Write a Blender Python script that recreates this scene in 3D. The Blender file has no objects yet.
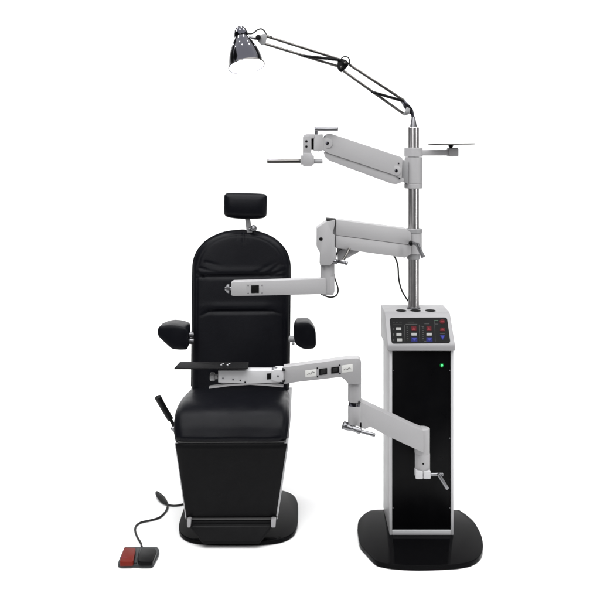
import bpy, bmesh, math, random
from mathutils import Vector, Matrix
random.seed(7)
S = bpy.context.scene
C = S.collection

# ------------------------------------------------------------------ camera
H = 1.85            # camera height
F = 830.0           # focal length in photo pixels (600 wide)
HOR = 148.0         # horizon row in the photo
cam_d = bpy.data.cameras.new("camera")
cam = bpy.data.objects.new("camera", cam_d)
C.objects.link(cam)
cam.location = (0, 0, H)
cam.rotation_euler = (math.radians(90), 0, 0)
cam_d.sensor_width = 36
cam_d.lens = 36 * F / 600
cam_d.shift_y = -(300 - HOR) / 600
cam_d.clip_start = 0.05
cam_d.clip_end = 100
S.camera = cam

# ------------------------------------------------------------------ world, lamps, exposure
W = bpy.data.worlds.new("World")
S.world = W
W.use_nodes = True
bg = W.node_tree.nodes["Background"]
bg.inputs[0].default_value = (0.97, 0.97, 1.0, 1)
bg.inputs[1].default_value = 0.10
S.view_settings.view_transform = 'Standard'
S.view_settings.look = 'None'
S.view_settings.exposure = 0
S.view_settings.gamma = 1


def area(name, loc, target, sx, sy, power, col=(1, 1, 1)):
    d = bpy.data.lights.new(name, 'AREA')
    d.shape = 'RECTANGLE'
    d.size = sx
    d.size_y = sy
    d.energy = power
    d.color = col
    o = bpy.data.objects.new(name, d)
    C.objects.link(o)
    o.location = loc
    o.rotation_euler = (Vector(target) - Vector(loc)).to_track_quat('-Z', 'Y').to_euler()
    return o


area("overhead_softbox", (0, 2.2, 5.0), (0, 2.9, 0), 7, 6, 590)
area("backdrop_lamp", (0, 5.2, 4.6), (0, 8.2, 1.4), 8, 1.2, 140)
area("front_softbox", (-1.6, -1.2, 3.0), (0.1, 4.0, 0.9), 2.4, 2.4, 70)
area("strip_softbox", (3.0, 2.6, 1.7), (0.5, 4.1, 1.2), 0.5, 2.6, 26)

# ------------------------------------------------------------------ materials


def mat(name, col, rough=0.5, metal=0.0, spec=0.5, noise=0.0, nscale=300, bump=0.0, bscale=400, coat=0.0,
        emit=None, estr=0.0, rvar=0.0, aniso=0.0):
    m = bpy.data.materials.new(name)
    m.use_nodes = True
    nt = m.node_tree
    p = nt.nodes["Principled BSDF"]
    p.inputs["Base Color"].default_value = (*col, 1)
    p.inputs["Roughness"].default_value = rough
    p.inputs["Metallic"].default_value = metal
    p.inputs["Specular IOR Level"].default_value = spec
    p.inputs["Coat Weight"].default_value = coat
    p.inputs["Anisotropic"].default_value = aniso
    if emit:
        p.inputs["Emission Color"].default_value = (*emit, 1)
        p.inputs["Emission Strength"].default_value = estr
    tc = nt.nodes.new("ShaderNodeTexCoord")
    if noise:
        n = nt.nodes.new("ShaderNodeTexNoise")
        n.inputs["Scale"].default_value = nscale
        n.inputs["Detail"].default_value = 4
        nt.links.new(tc.outputs["Object"], n.inputs["Vector"])
        mx = nt.nodes.new("ShaderNodeMapRange")
        mx.inputs["To Min"].default_value = 1 - noise
        mx.inputs["To Max"].default_value = 1 + noise
        nt.links.new(n.outputs["Fac"], mx.inputs["Value"])
        vm = nt.nodes.new("ShaderNodeVectorMath")
        vm.operation = 'SCALE'
        vm.inputs[0].default_value = col
        nt.links.new(mx.outputs[0], vm.inputs["Scale"])
        nt.links.new(vm.outputs[0], p.inputs["Base Color"])
    if rvar:
        n2 = nt.nodes.new("ShaderNodeTexNoise")
        n2.inputs["Scale"].default_value = 14
        n2.inputs["Detail"].default_value = 5
        nt.links.new(tc.outputs["Object"], n2.inputs["Vector"])
        m2 = nt.nodes.new("ShaderNodeMapRange")
        m2.inputs["From Min"].default_value = 0.3
        m2.inputs["From Max"].default_value = 0.7
        m2.inputs["To Min"].default_value = rough - rvar
        m2.inputs["To Max"].default_value = rough + rvar
        nt.links.new(n2.outputs["Fac"], m2.inputs["Value"])
        nt.links.new(m2.outputs[0], p.inputs["Roughness"])
    if bump:
        n3 = nt.nodes.new("ShaderNodeTexNoise")
        n3.inputs["Scale"].default_value = bscale
        n3.inputs["Detail"].default_value = 3
        nt.links.new(tc.outputs["Object"], n3.inputs["Vector"])
        b = nt.nodes.new("ShaderNodeBump")
        b.inputs["Strength"].default_value = bump
        b.inputs["Distance"].default_value = 0.001
        nt.links.new(n3.outputs["Fac"], b.inputs["Height"])
        nt.links.new(b.outputs[0], p.inputs["Normal"])
    return m


M = {
    'floor': mat('studio_white', (0.93, 0.93, 0.93), 0.9, spec=0.0, noise=0.01, nscale=3),
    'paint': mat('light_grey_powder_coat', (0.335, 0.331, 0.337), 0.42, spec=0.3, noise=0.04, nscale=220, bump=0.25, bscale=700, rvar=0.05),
    'white_paint': mat('white_powder_coat', (0.48, 0.48, 0.49), 0.4, spec=0.35, noise=0.03, nscale=220, bump=0.2, bscale=700, rvar=0.05),
    'ring': mat('grey_collar_ring', (0.24, 0.24, 0.245), 0.4, spec=0.4, noise=0.04),
    'console': mat('off_white_console', (0.28, 0.277, 0.284), 0.4, spec=0.3, noise=0.03, nscale=220, bump=0.2, bscale=700, rvar=0.05),
    'lamp_shell': mat('gunmetal_lamp_shell', (0.030, 0.030, 0.036), 0.14, metal=1.0, rvar=0.06, bump=0.6, bscale=45),
    'chrome': mat('polished_steel', (0.22, 0.22, 0.23), 0.34, metal=1.0, rvar=0.05),
    'post': mat('brushed_steel', (0.48, 0.47, 0.47), 0.3, metal=1.0, rvar=0.02, noise=0.05, nscale=60),
    'dark_chrome': mat('black_chrome', (0.06, 0.06, 0.072), 0.2, metal=1.0, rvar=0.05),
    'rod': mat('lamp_rod_steel', (0.13, 0.125, 0.12), 0.3, metal=1.0, noise=0.1, nscale=40),
    'leather': mat('black_leather', (0.0038, 0.0040, 0.0058), 0.36, spec=0.10, bump=0.5, bscale=260, noise=0.15, nscale=40, rvar=0.07),
    'vinyl': mat('black_vinyl', (0.0035, 0.0035, 0.004), 0.5, spec=0.08, bump=0.35, bscale=420, rvar=0.05),
    'black': mat('black_plastic', (0.004, 0.004, 0.0045), 0.38, spec=0.14, bump=0.2, bscale=500, rvar=0.05),
    'panel': mat('black_front_sheet', (0.002, 0.002, 0.0024), 0.32, spec=0.07, noise=0.2, nscale=12, rvar=0.06),
    'gloss': mat('gloss_black_base', (0.003, 0.003, 0.0034), 0.09, spec=0.03, rvar=0.03, noise=0.15, nscale=20),
    'rubber': mat('black_rubber', (0.012, 0.012, 0.012), 0.6, spec=0.3),
    'darkhole': mat('dark_recess', (0.004, 0.004, 0.004), 0.8, spec=0.1),
    'button': mat('white_button', (0.20, 0.20, 0.195), 0.4, noise=0.03),
    'label': mat('white_sticker', (0.62, 0.62, 0.60), 0.5, noise=0.02),
    'mark': mat('grey_print', (0.06, 0.06, 0.06), 0.6, spec=0.1),
    'red': mat('red_key', (0.065, 0.005, 0.008), 0.45, spec=0.08),
    'redlight': mat('red_key_light', (0.15, 0.015, 0.022), 0.45, spec=0.08),
    'blue': mat('blue_key', (0.009, 0.011, 0.085), 0.45, spec=0.08),
    'bluelight': mat('blue_key_light', (0.03, 0.036, 0.22), 0.45, spec=0.08),
    'green': mat('green_print', (0.01, 0.06, 0.025), 0.5),
    'led': mat('green_lamp', (0.05, 0.5, 0.15), 0.4, emit=(0.10, 1.0, 0.28), estr=0.9),
    'ledlens': mat('green_lamp_lens', (0.004, 0.06, 0.014), 0.3, spec=0.1, emit=(0.0, 0.6, 0.10), estr=0.05),
    'pedal_red': mat('red_pedal_rubber', (0.13, 0.010, 0.005), 0.4, spec=0.12, noise=0.15, nscale=60, bump=0.4, bscale=300),
    'pedal_body': mat('grey_pedal_housing', (0.020, 0.023, 0.025), 0.4, spec=0.25, noise=0.1, nscale=60),
    'reflector': mat('lamp_white_reflector', (0.85, 0.85, 0.9), 0.35, noise=0.01),
    'vent': mat('lit_vent_slot', (0.8, 0.8, 0.85), 0.4, emit=(0.93, 0.93, 1.0), estr=0.5),
    'bulb': mat('lit_bulb', (1, 1, 1), 0.3, emit=(0.86, 0.87, 1.0), estr=14),
}

# ------------------------------------------------------------------ helpers
WORLD = {}


def px(n, Y):
    return n * Y / F


def U(x, y, Y):
    """real point that stands at distance Y and shows at photo position x, y"""
    return Vector(((x - 300) * Y / F, Y, H - (y - HOR) * Y / F))


def groundY(y, z=0.0):
    return F * (H - z) / (y - HOR)


def thing(name, label, cat, loc):
    o = bpy.data.objects.new(name, None)
    o.empty_display_size = 0.1
    C.objects.link(o)
    o.location = loc
    o['label'] = label
    o['category'] = cat
    WORLD[o.name] = Vector(loc)
    return o


def obj(name, bm, m, parent=None, smooth=35, label=None, kind=None):
    if isinstance(bm, (list, tuple)):
        base = bmesh.new()
        for b in bm:
            tmp = bpy.data.meshes.new("tmp")
            b.to_mesh(tmp)
            b.free()
            base.from_mesh(tmp)
            bpy.data.meshes.remove(tmp)
        bm = base
    bmesh.ops.recalc_face_normals(bm, faces=bm.faces)
    vs = [v.co for v in bm.verts]
    mn = Vector([min(v[i] for v in vs) for i in range(3)])
    mx = Vector([max(v[i] for v in vs) for i in range(3)])
    c = (mn + mx) / 2
    for v in bm.verts:
        v.co -= c
    me = bpy.data.meshes.new(name)
    bm.to_mesh(me)
    bm.free()
    for p in me.polygons:
        p.use_smooth = True
    me.set_sharp_from_angle(angle=math.radians(smooth))
    me.materials.append(M[m])
    o = bpy.data.objects.new(name, me)
    C.objects.link(o)
    WORLD[o.name] = c
    if parent:
        o.parent = parent
        o.location = c - WORLD[parent.name]
    else:
        o.location = c
    if label:
        o['label'] = label
    if kind:
        o['kind'] = kind
    return o


def sharp_bevel(bm, w, seg=2, ang=28):
    if w <= 0:
        return bm
    bm.normal_update()
    es = [e for e in bm.edges if len(e.link_faces) == 2 and e.calc_face_angle(0) > math.radians(ang)]
    bmesh.ops.bevel(bm, geom=es, offset=w, segments=seg, profile=0.5, affect='EDGES', clamp_overlap=True)
    return bm


def box(a, b, bev=0.002, seg=2):
    bm = bmesh.new()
    a = Vector(a)
    b = Vector(b)
    bmesh.ops.create_cube(bm, size=1)
    for v in bm.verts:
        v.co = Vector([(a[i] + b[i]) / 2 + v.co[i] * abs(b[i] - a[i]) for i in range(3)])
    return sharp_bevel(bm, bev, seg)


def roundpoly(pts, r, seg=4):
    """round the corners of a 2-D polygon; r is one radius or a list"""
    out = []
    n = len(pts)
    for i in range(n):
        p = Vector(pts[i])
        a = Vector(pts[i - 1]) - p
        b = Vector(pts[(i + 1) % n]) - p
        rr = r[i] if isinstance(r, (list, tuple)) else r
        rr = min(rr, a.length * 0.48, b.length * 0.48)
        if rr < 1e-6:
            out.append(tuple(p))
            continue
        p0 = p + a.normalized() * rr
        p1 = p + b.normalized() * rr
        for k in range(seg + 1):
            t = k / seg
            q = p0 * (1 - t) ** 2 + p * 2 * t * (1 - t) + p1 * t * t
            out.append((q.x, q.y))
    return out


def solid(front, back, bev=0.0, seg=2):
    bm = bmesh.new()
    f = [bm.verts.new(v) for v in front]
    k = [bm.verts.new(v) for v in back]
    bm.faces.new(f)
    bm.faces.new(list(reversed(k)))
    n = len(f)
    for i in range(n):
        bm.faces.new([f[i], k[i], k[(i + 1) % n], f[(i + 1) % n]])
    bmesh.ops.recalc_face_normals(bm, faces=bm.faces)
    return sharp_bevel(bm, bev, seg)


def prism(pts, Y, depth, bev=0.002, r=0.0, seg=2):
    """plate/beam whose outline lies at distance Y (number or function of the row position) and runs depth backwards"""
    if r:
        pts = roundpoly(pts, r)
    fy = Y if callable(Y) else (lambda x: Y)
    front = [U(x, y, fy(x)) for x, y in pts]
    back = [v + Vector((0, depth, 0)) for v in front]
    return solid(front, back, bev, seg)


def frame_of(d):
    d = d.normalized()
    up = Vector((0, 0, 1)) if abs(d.z) < 0.9 else Vector((0, 1, 0))
    a = d.cross(up).normalized()
    b = d.cross(a).normalized()
    return a, b


def lathe(p0, p1, prof, n=32, cap=True):
    """prof: list of (t along p0->p1 in metres, radius)"""
    p0 = Vector(p0)
    p1 = Vector(p1)
    d = (p1 - p0).normalized()
    a, b = frame_of(d)
    bm = bmesh.new()
    rings = []
    for t, r in prof:
        rings.append([bm.verts.new(p0 + d * t + (a * math.cos(2 * math.pi * k / n) + b * math.sin(2 * math.pi * k / n)) * max(r, 1e-5)) for k in range(n)])
    for i in range(len(rings) - 1):
        for k in range(n):
            bm.faces.new([rings[i][k], rings[i][(k + 1) % n], rings[i + 1][(k + 1) % n], rings[i + 1][k]])
    if cap:
        bm.faces.new(rings[0])
        bm.faces.new(list(reversed(rings[-1])))
    return bm


def cyl(p0, p1, r0, r1=None, bev=0.001, n=28):
    p0 = Vector(p0)
    p1 = Vector(p1)
    L = (p1 - p0).length
    r1 = r0 if r1 is None else r1
    bv = min(bev, L * 0.3, r0 * 0.6, r1 * 0.6)
    return lathe(p0, p1, [(0, r0 - bv), (bv * 0.3, r0 - bv * 0.3), (bv, r0), (L - bv, r1), (L - bv * 0.3, r1 - bv * 0.3), (L, r1 - bv)], n)


def smooth_path(pts, sub=8):
    P = [Vector(p) for p in pts]
    P = [2 * P[0] - P[1]] + P + [2 * P[-1] - P[-2]]
    out = []
    for i in range(1, len(P) - 2):
        for k in range(sub):
            t = k / sub
            out.append(0.5 * ((2 * P[i]) + (P[i + 1] - P[i - 1]) * t + (2 * P[i - 1] - 5 * P[i] + 4 * P[i + 1] - P[i + 2]) * t * t
                              + (-P[i - 1] + 3 * P[i] - 3 * P[i + 1] + P[i + 2]) * t ** 3))
    out.append(P[-2])
    return out


def tube(pts, r, n=10, sub=8, smooth=True):
    path = smooth_path(pts, sub) if smooth else [Vector(p) for p in pts]
    bm = bmesh.new()
    rings = []
    a = None
    for i, p in enumerate(path):
        d = (path[min(i + 1, len(path) - 1)] - path[max(i - 1, 0)]).normalized()
        if a is None:
            a, b = frame_of(d)
        else:
            a = (a - d * a.dot(d)).normalized()
            b = d.cross(a)
        rr = r(i / (len(path) - 1)) if callable(r) else r
        rings.append([bm.verts.new(p + (a * math.cos(2 * math.pi * k / n) + b * math.sin(2 * math.pi * k / n)) * rr) for k in range(n)])
    for i in range(len(rings) - 1):
        for k in range(n):
            bm.faces.new([rings[i][k], rings[i][(k + 1) % n], rings[i + 1][(k + 1) % n], rings[i + 1][k]])
    bm.faces.new(rings[0])
    bm.faces.new(list(reversed(rings[-1])))
    return bm


def loft(rings):
    bm = bmesh.new()
    R = [[bm.verts.new(v) for v in ring] for ring in rings]
    n = len(R[0])
    for i in range(len(R) - 1):
        for k in range(n):
            bm.faces.new([R[i][k], R[i][(k + 1) % n], R[i + 1][(k + 1) % n], R[i + 1][k]])
    bm.faces.new(R[0])
    bm.faces.new(list(reversed(R[-1])))
    return bm


def segdist(p, a, b):
    ax, ay = a
    bx, by = b
    dx, dy = bx - ax, by - ay
    t = ((p[0] - ax) * dx + (p[1] - ay) * dy) / (dx * dx + dy * dy)
    tc = max(0, min(1, t))
    return math.hypot(p[0] - ax - dx * tc, p[1] - ay - dy * tc), tc


# ------------------------------------------------------------------ the setting
bm = bmesh.new()
bmesh.ops.create_grid(bm, x_segments=24, y_segments=24, size=1)
for v in bm.verts:
    v.co = Vector((v.co.x * 7, 5.15 + v.co.y * 2.35, 0))
obj('floor', bm, 'floor', kind='structure')
bm = bmesh.new()
prof = [(7.5, 0.0)]
for k in range(1, 13):
    a = math.radians(90 * k / 12)
    prof.append((7.5 + 1.2 * math.sin(a), 1.2 - 1.2 * math.cos(a)))
prof.append((8.7, 5.2))
cols = [[bm.verts.new((x, y, z)) for y, z in prof] for x in (-7, -3.5, 0, 3.5, 7)]
for a, b in zip(cols, cols[1:]):
    for k in range(len(prof) - 1):
        bm.faces.new([a[k], b[k], b[k + 1], a[k + 1]])
obj('backdrop', bm, 'floor', kind='structure', smooth=60)

# ================================================================== EXAMINATION CHAIR
CX = -0.300
chair = thing('examination_chair',
              'black padded leather eye examination chair with small headrest, armrests and footrest',
              'chair', (CX, 4.16, 0))

# base plate: rounded square of gloss black


def plate_from(outline, z0, z1, bev):
    return solid([Vector((x, y, z1)) for x, y in outline], [Vector((x, y, z0)) for x, y in outline], bev, 3)


ol = []
for k in range(96):
    a = 2 * math.pi * k / 96
    c, s = math.cos(a), math.sin(a)
    n = 3.8
    ol.append((CX + 0.291 * math.copysign(abs(c) ** (2 / n), c), 4.157 + 0.30 * math.copysign(abs(s) ** (2 / n), s)))
obj('base_plate', plate_from(ol, 0.002, 0.022, 0.004), 'gloss', chair)
# lift column and frame under the seat
CS = -0.318
obj('lift_column', [box((CX - 0.13, 4.06, 0.022), (CX + 0.13, 4.32, 0.34), 0.01), box((CX - 0.10, 4.09, 0.34), (CX + 0.10, 4.29, 0.47), 0.006)], 'black', chair)
obj('seat_frame', [box((CS - 0.22, 3.93, 0.465), (CS + 0.22, 4.46, 0.54), 0.006)], 'black', chair)

# seat cushion: side profile swept across, rolled edges
sp = smooth_path([(4.452, 0.583, 0), (4.325, 0.601, 0), (4.187, 0.620, 0), (4.049, 0.631, 0), (3.954, 0.627, 0), (3.890, 0.606, 0), (3.846, 0.567, 0), (3.821, 0.530, 0), (3.808, 0.507, 0)], 7)
rings = []
NU = 60
for i, p in enumerate(sp):
    d = sp[min(i + 1, len(sp) - 1)] - sp[max(i - 1, 0)]
    nrm = Vector((-d.y, d.x, 0)).normalized() * -1
    if nrm.y < 0 and i < 20:
        nrm = -nrm
    s = i / (len(sp) - 1)
    hw = 0.265 + 0.005 * math.sin(math.pi * s) - 0.0106 * max(0, (s - 0.7) / 0.3)
    cx = CS - 0.003
    ring = []
    endroll = 0.012 * max(0, (s - 0.88) / 0.12) ** 2
    for k in range(NU + 1):
        u = -1 + 2 * k / NU
        uu = math.sin(u * math.pi / 2)
        off = -0.030 * abs(uu) ** 14 - endroll
        off += -0.0022 * math.exp(-((abs(uu) - 0.93) / 0.012) ** 2)
        off += 0.0016 * math.sin(uu * 5.1 + s * 4) * math.sin(s * 7 + uu * 2)
        # soft crease folds on top
        off += -0.004 * math.exp(-((s - 0.13) / 0.03) ** 2) * (1 - uu * uu)
        ring.append(Vector((cx + uu * hw, p.x + nrm.x * off, p.y + nrm.y * off)))
    for u in (1, -1):
        w = hw - 0.012
        ring.append(Vector((cx + u * w, p.x - nrm.x * 0.07, p.y - nrm.y * 0.07)))
    rings.append(ring)
obj('seat', loft(rings), 'leather', chair, smooth=60)
# pale side skirts of the seat
for x0, x1, bt in ((-0.575, -0.545, 0.010), (-0.072, -0.0425, -0.013)):
    poly = roundpoly([(3.93, 0.455), (3.93, 0.54), (3.99, 0.575), (4.42, 0.580), (4.46, 0.44)], 0.02)
    obj('side_skirt', solid([Vector((x0 + (bt if bt > 0 else 0) * (0.58 - z) / 0.13, y, z)) for y, z in poly], [Vector((x1 + (bt if bt < 0 else 0) * (0.58 - z) / 0.13, y, z)) for y, z in poly], 0.001), 'console', chair)

# legrest, framed
LY = 3.822
LB = 3.885


def lry(y):
    return LY + (LB - LY) * (y - 443) / 76.0


fpts = [(174.6, 444), (288.6, 444), (277.6, 519.5), (185.6, 519.5)]
fr = solid([U(x, y, lry(y) + 0.022) for x, y in fpts], [U(x, y, lry(y) + 0.022) + Vector((0, 0.08, 0)) for x, y in fpts], 0.002)
obj('legrest_frame', fr, 'white_paint', chair)
rows = []
for i in range(25):
    t = i / 24
    y = 443.2 + (518.2 - 443.2) * t
    hw = 55.9 + (44.7 - 55.9) * t
    cxp = 231.2 + (231.2 - 231.2) * t
    ring = []
    for k in range(33):
        u = math.sin((-1 + k / 16) * math.pi / 2)
        e = abs(u) ** 16 + (1 - min(1, t / 0.03)) * 0.8 + max(0, (t - 0.97) / 0.03) * 0.8
        q = U(cxp + hw * u, y, lry(y) - 0.012 + 0.012 * min(1.2, e) - 0.002 * math.sin(t * 3 + u * 2))
        ring.append(q)
    for u in (1, -1):
        ring.append(U(cxp + hw * u * 0.997, y, lry(y) + 0.03))
    rows.append(ring)
obj('legrest', loft(rows), 'vinyl', chair, smooth=50)
# thin seam strip between seat and legrest
obj('trim_strip', [prism([(178, 441.9), (286.0, 441.6), (286.0, 442.6), (178, 442.9)], 3.819, 0.02, 0.0006)], 'mark', chair)

# footrest : trim bar, two brackets, tray-like foot plate
def flat(pts2, z, th, bev=0.002, r=0.0):
    if r:
        pts2 = roundpoly(pts2, r)
    return solid([Vector((x, y, z)) for x, y in pts2], [Vector((x, y, z - th)) for x, y in pts2], bev)


FB, FT = 3.875, 3.828
fpoly = roundpoly([(187.5, 521.5), (274.5, 521.5), (259.5, 541.2), (203.0, 541.2)], [0.5, 0.5, 2.5, 2.5])
ftop = [U(x, y, FB - (y - 521.5) / 19.7 * (FB - FT)) for x, y in fpoly]
foot = obj('footrest', [solid(ftop, [v - Vector((0, 0, 0.013)) for v in ftop], 0.003),
                        cyl(U(188, 522, FB), U(275, 522, FB), 0.009)], 'vinyl', chair)
obj('ridge_strip', solid([U(x, y, FB - (y - 521.5) / 19.7 * (FB - FT)) + Vector((0, 0, 0.002)) for x, y in ((192, 526.2), (270, 526.2), (268.8, 527.6), (193, 527.6))],
                         [U(x, y, FB - (y - 521.5) / 19.7 * (FB - FT)) - Vector((0, 0, 0.002)) for x, y in ((192, 526.2), (270, 526.2), (268.8, 527.6), (193, 527.6))], 0.0005), 'black', foot)
obj('trim_bar', [prism([(185.6, 518.6), (277.4, 518.6), (277.2, 520.2), (186, 520.2)], FB - 0.006, 0.03, 0.001)], 'mark', foot)
for a, b in ((187.0, 191.0), (271.0, 276.0)):
    obj('hinge_bracket', [prism([(a, 519.5), (b, 519.5), (b - 0.6, 527.6), (a, 527.6)], FB - 0.03, 0.03, 0.002, r=1.2)], 'console', foot)

# backrest
def backY(y):
    t = (y - 231) / (390 - 231)
    return 4.46 - 0.115 * t


ROWS = []
ys = [231 + 0.02 + 6 * (k / 14) ** 2 for k in range(14)] + [237 + (392 - 237) * k / 170 for k in range(171)]
creases = [((203, 276.6), (268, 276.0), 0.0105, 2.0), ((209, 311.6), (272, 311.2), 0.0095, 1.9),
           ((203, 276.6), (196, 273.0), 0.0078, 1.3), ((203, 276.8), (195.5, 278.5), 0.0062, 1.2), ((209, 311.8), (201, 315.5), 0.0062, 1.3),
           ((268, 276.0), (284, 270.0), 0.0078, 1.5), ((266, 275.2), (279, 264.5), 0.0062, 1.6), ((270, 276.6), (287, 275.0), 0.0062, 1.3),
           ((272, 311.2), (282, 314.0), 0.0047, 1.3), ((256, 273), (276, 262), 0.0039, 2.0),
           ((243, 233), (243.5, 243), 0.0062, 1.0), ((238, 234), (236, 241), 0.002, 1.1), ((248, 234), (250, 241), 0.002, 1.1),
           ((206, 262), (222, 266), 0.0035, 1.6), ((200, 268), (218, 272), 0.0045, 1.4),
           ((214, 374), (262, 378), 0.0047, 3.0)]
NB = 96
for y in ys:
    Y = backY(y)
    t = min(1.0, max(0.0, (270 - y) / 39.0))
    hw = 49.2 * max(0.0, 1 - t ** 2.2) ** (1 / 2.2)
    cxp = 300 + CS * F / Y + 0.6
    ring = []
    topd = max(0.0, (y - 231) / 10)
    for k in range(NB + 1):
        u = math.sin((-1 + 2 * k / NB) * math.pi / 2)
        X = cxp + hw * u
        # distance from the outline in photo pixels -> rolled border
        de = min(hw * (1 - abs(u)), (y - 231) * 1.0 if hw < 49 else 99)
        if hw < 49:
            # distance to arch
            rr = ((abs(X - cxp) / 49.2) ** 2.2 + t ** 2.2) ** (1 / 2.2)
            de = min(hw * (1 - abs(u)), max(0, 1 - rr) * 42)
        roll = 0.034 * (1 - math.exp(-de / 2.2))
        groove = -0.0020 * math.exp(-((de - 5.5) / 0.8) ** 2)
        g = 0.0
        for a, b, amp, wd in creases:
            d, tc = segdist((X, y), a, b)
            if d < 4 * wd + 8:
                fade = 1.0 if amp > 0.008 else (1 - 0.8 * tc)
                if amp > 0.008:
                    fade = min(1, min(tc, 1 - tc) * 6 + 0.35)
                    side = y - a[1]
                    g -= amp * fade * math.exp(-(d / wd) ** 2)
                    g += amp * 0.42 * fade * math.exp(-((side + 5.5) / 4.0) ** 2) * math.exp(-max(0, d - 8) / 4)
                else:
                    g -= amp * fade * math.exp(-(d / wd) ** 2)
        low = 0.002 * math.sin(X * 0.09 + 1) * math.sin(y * 0.05)
        off = (roll + groove + g + low)
        p = U(X, y, Y)
        ring.append(Vector((p.x, Y + 0.03 - off, p.z)))
    for u in (1, 0.5, -0.5, -1):
        p = U(cxp + hw * u, y, Y)
        ring.append(Vector((p.x * 1.0 - 0.004 * u, Y + 0.085 + 0.02 * (1 - abs(u)), p.z)))
    ROWS.append(ring)
obj('backrest', loft(ROWS), 'leather', chair, smooth=70)
# piping along the rim of the backrest
pp = []
for y in [388, 360, 330, 300, 275, 262, 252, 244, 238, 234, 232]:
    t = min(1.0, max(0.0, (270 - y) / 39.0))
    hw = 49.2 * max(0.0, 1 - t ** 2.2) ** (1 / 2.2)
    pp.append(U(300 + CS * F / backY(y) + 0.6 - hw, y, backY(y)) + Vector((0.001, 0.030, 0)))
pp += [U(300 + CS * F / backY(231) + 0.6, 231, backY(231)) + Vector((0, 0.03, 0))]
for y in reversed([388, 360, 330, 300, 275, 262, 252, 244, 238, 234, 232]):
    t = min(1.0, max(0.0, (270 - y) / 39.0))
    hw = 49.2 * max(0.0, 1 - t ** 2.2) ** (1 / 2.2)
    pp.append(U(300 + CS * F / backY(y) + 0.6 + hw, y, backY(y)) + Vector((-0.001, 0.030, 0)))
obj('piping', tube(pp, 0.004, 8, 6), 'leather', chair, smooth=70)

# headrest
HY = 4.42
rings = []
pts = [(223.6, 193.2), (267.2, 194.4), (266.4, 218.2), (223.4, 217.0)]
N = 26
for i in range(N + 1):
    v = math.sin((-1 + 2 * i / N) * math.pi / 2) * 0.5 + 0.5
    ring = []
    for k in range(N + 1):
        u = math.sin((-1 + 2 * k / N) * math.pi / 2) * 0.5 + 0.5
        top = Vector(pts[0]).lerp(Vector(pts[1]), u)
        bot = Vector(pts[3]).lerp(Vector(pts[2]), u)
        q = top.lerp(bot, v)
        uu, vv = abs(2 * u - 1), abs(2 * v - 1)
        # bowed lower edge, rounded corners
        q.y += (1 - uu ** 2.5) * 2.0 * v - (1 - uu ** 2.5) * 0.5 * (1 - v)
        cr = uu ** 14 * vv ** 9
        q.x -= math.copysign(cr * 1.5, 2 * u - 1)
        q.y -= math.copysign(cr * 1.5, 2 * v - 1)
        e = max(uu ** 7, vv ** 5)
        bowl = 0.012 * (1 - (2 * v - 1) ** 2)
        y = HY + 0.035 - 0.030 * (1 - e) ** 0.6 - bowl + 0.02 * (2 * u - 1) ** 2 * 0
        if abs(max(uu, vv * 1.02) - 0.86) < 0.05:
            y += 0.0025 * math.exp(-((max(uu, vv * 1.02) - 0.86) / 0.02) ** 2)
        ring.append(U(q.x, q.y, HY) + Vector((0, y - HY, 0)))
    bl = [ring[-1], ring[0]]
    for j, w in ((0, -0.010), (1, 0.010)):
        ring.append(bl[j] + Vector((w, 0.035, 0)))
    rings.append(ring)
head = obj('headrest', loft(rings), 'leather', chair, smooth=70)
obj('headrest_post', [prism([(244.6, 216), (249.6, 216), (252.2, 233), (246.8, 233)], 4.47, 0.016, 0.002)], 'ring', head)
k0 = U(253.6, 228.2, 4.46)
obj('clamp_knob', [lathe(k0, k0 + Vector((0, -0.03, 0)), [(0, 0.012), (0.004, 0.018), (0.018, 0.018), (0.026, 0.013), (0.03, 0.006)]),
                   cyl(U(249, 229, 4.475), U(254, 229, 4.475), 0.012)], 'chrome', head)

# armrests
def pad(points, Y, depth, scale_back):
    pts = roundpoly(points, 2.5, 5)
    fr = [U(x, y, Y) for x, y in pts]
    c = sum(fr, Vector()) / len(fr)
    rings = []
    for s, sc in ((0.000, 0.55), (0.006, 0.80), (0.016, 0.93), (0.03, 0.985), (0.05, 1.0), (0.5, 0.5 + 0.5 * 1.0 if False else 0.97), (0.8, scale_back + 0.04), (0.95, scale_back), (1.0, scale_back - 0.15)):
        dy = s * depth
        rings.append([c + (p - c) * sc + Vector((0, dy, 0)) for p in fr])
    return loft(rings)


la = obj('armrest', pad([(157.2, 331), (158.4, 327.0), (168, 325.2), (177, 326.0), (185.8, 328.4), (188.4, 332), (187.6, 346), (187.2, 350), (180, 350.3), (172, 349.6), (163, 341.5), (157.6, 336.2)], 4.20, 0.2, 0.82), 'leather', chair, smooth=60)
k0 = U(186, 334.6, 4.30)
obj('pivot', [cyl(k0, k0 + Vector((0.036, 0.01, -0.002)), 0.017, 0.014), cyl(U(187.5, 334.5, 4.26), U(190, 334.5, 4.26), 0.011),
              cyl(U(187, 341, 4.30), U(193, 341, 4.31), 0.016)], 'chrome', la)
ra = obj('armrest', pad([(293.6, 327), (294.6, 323.6), (300, 322.8), (308.5, 323.0), (313, 326.4), (315.8, 331.6), (316.2, 345), (314.4, 348.8), (306, 350), (301, 348.4), (295.6, 344.4), (293.8, 339)], 4.20, 0.2, 0.82), 'leather', chair, smooth=60)
obj('pivot', [cyl(U(289.5, 339, 4.31), U(296, 339, 4.30), 0.017, 0.015), cyl(U(292, 343.5, 4.29), U(294.5, 343.5, 4.29), 0.009)], 'ring', ra)

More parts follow.
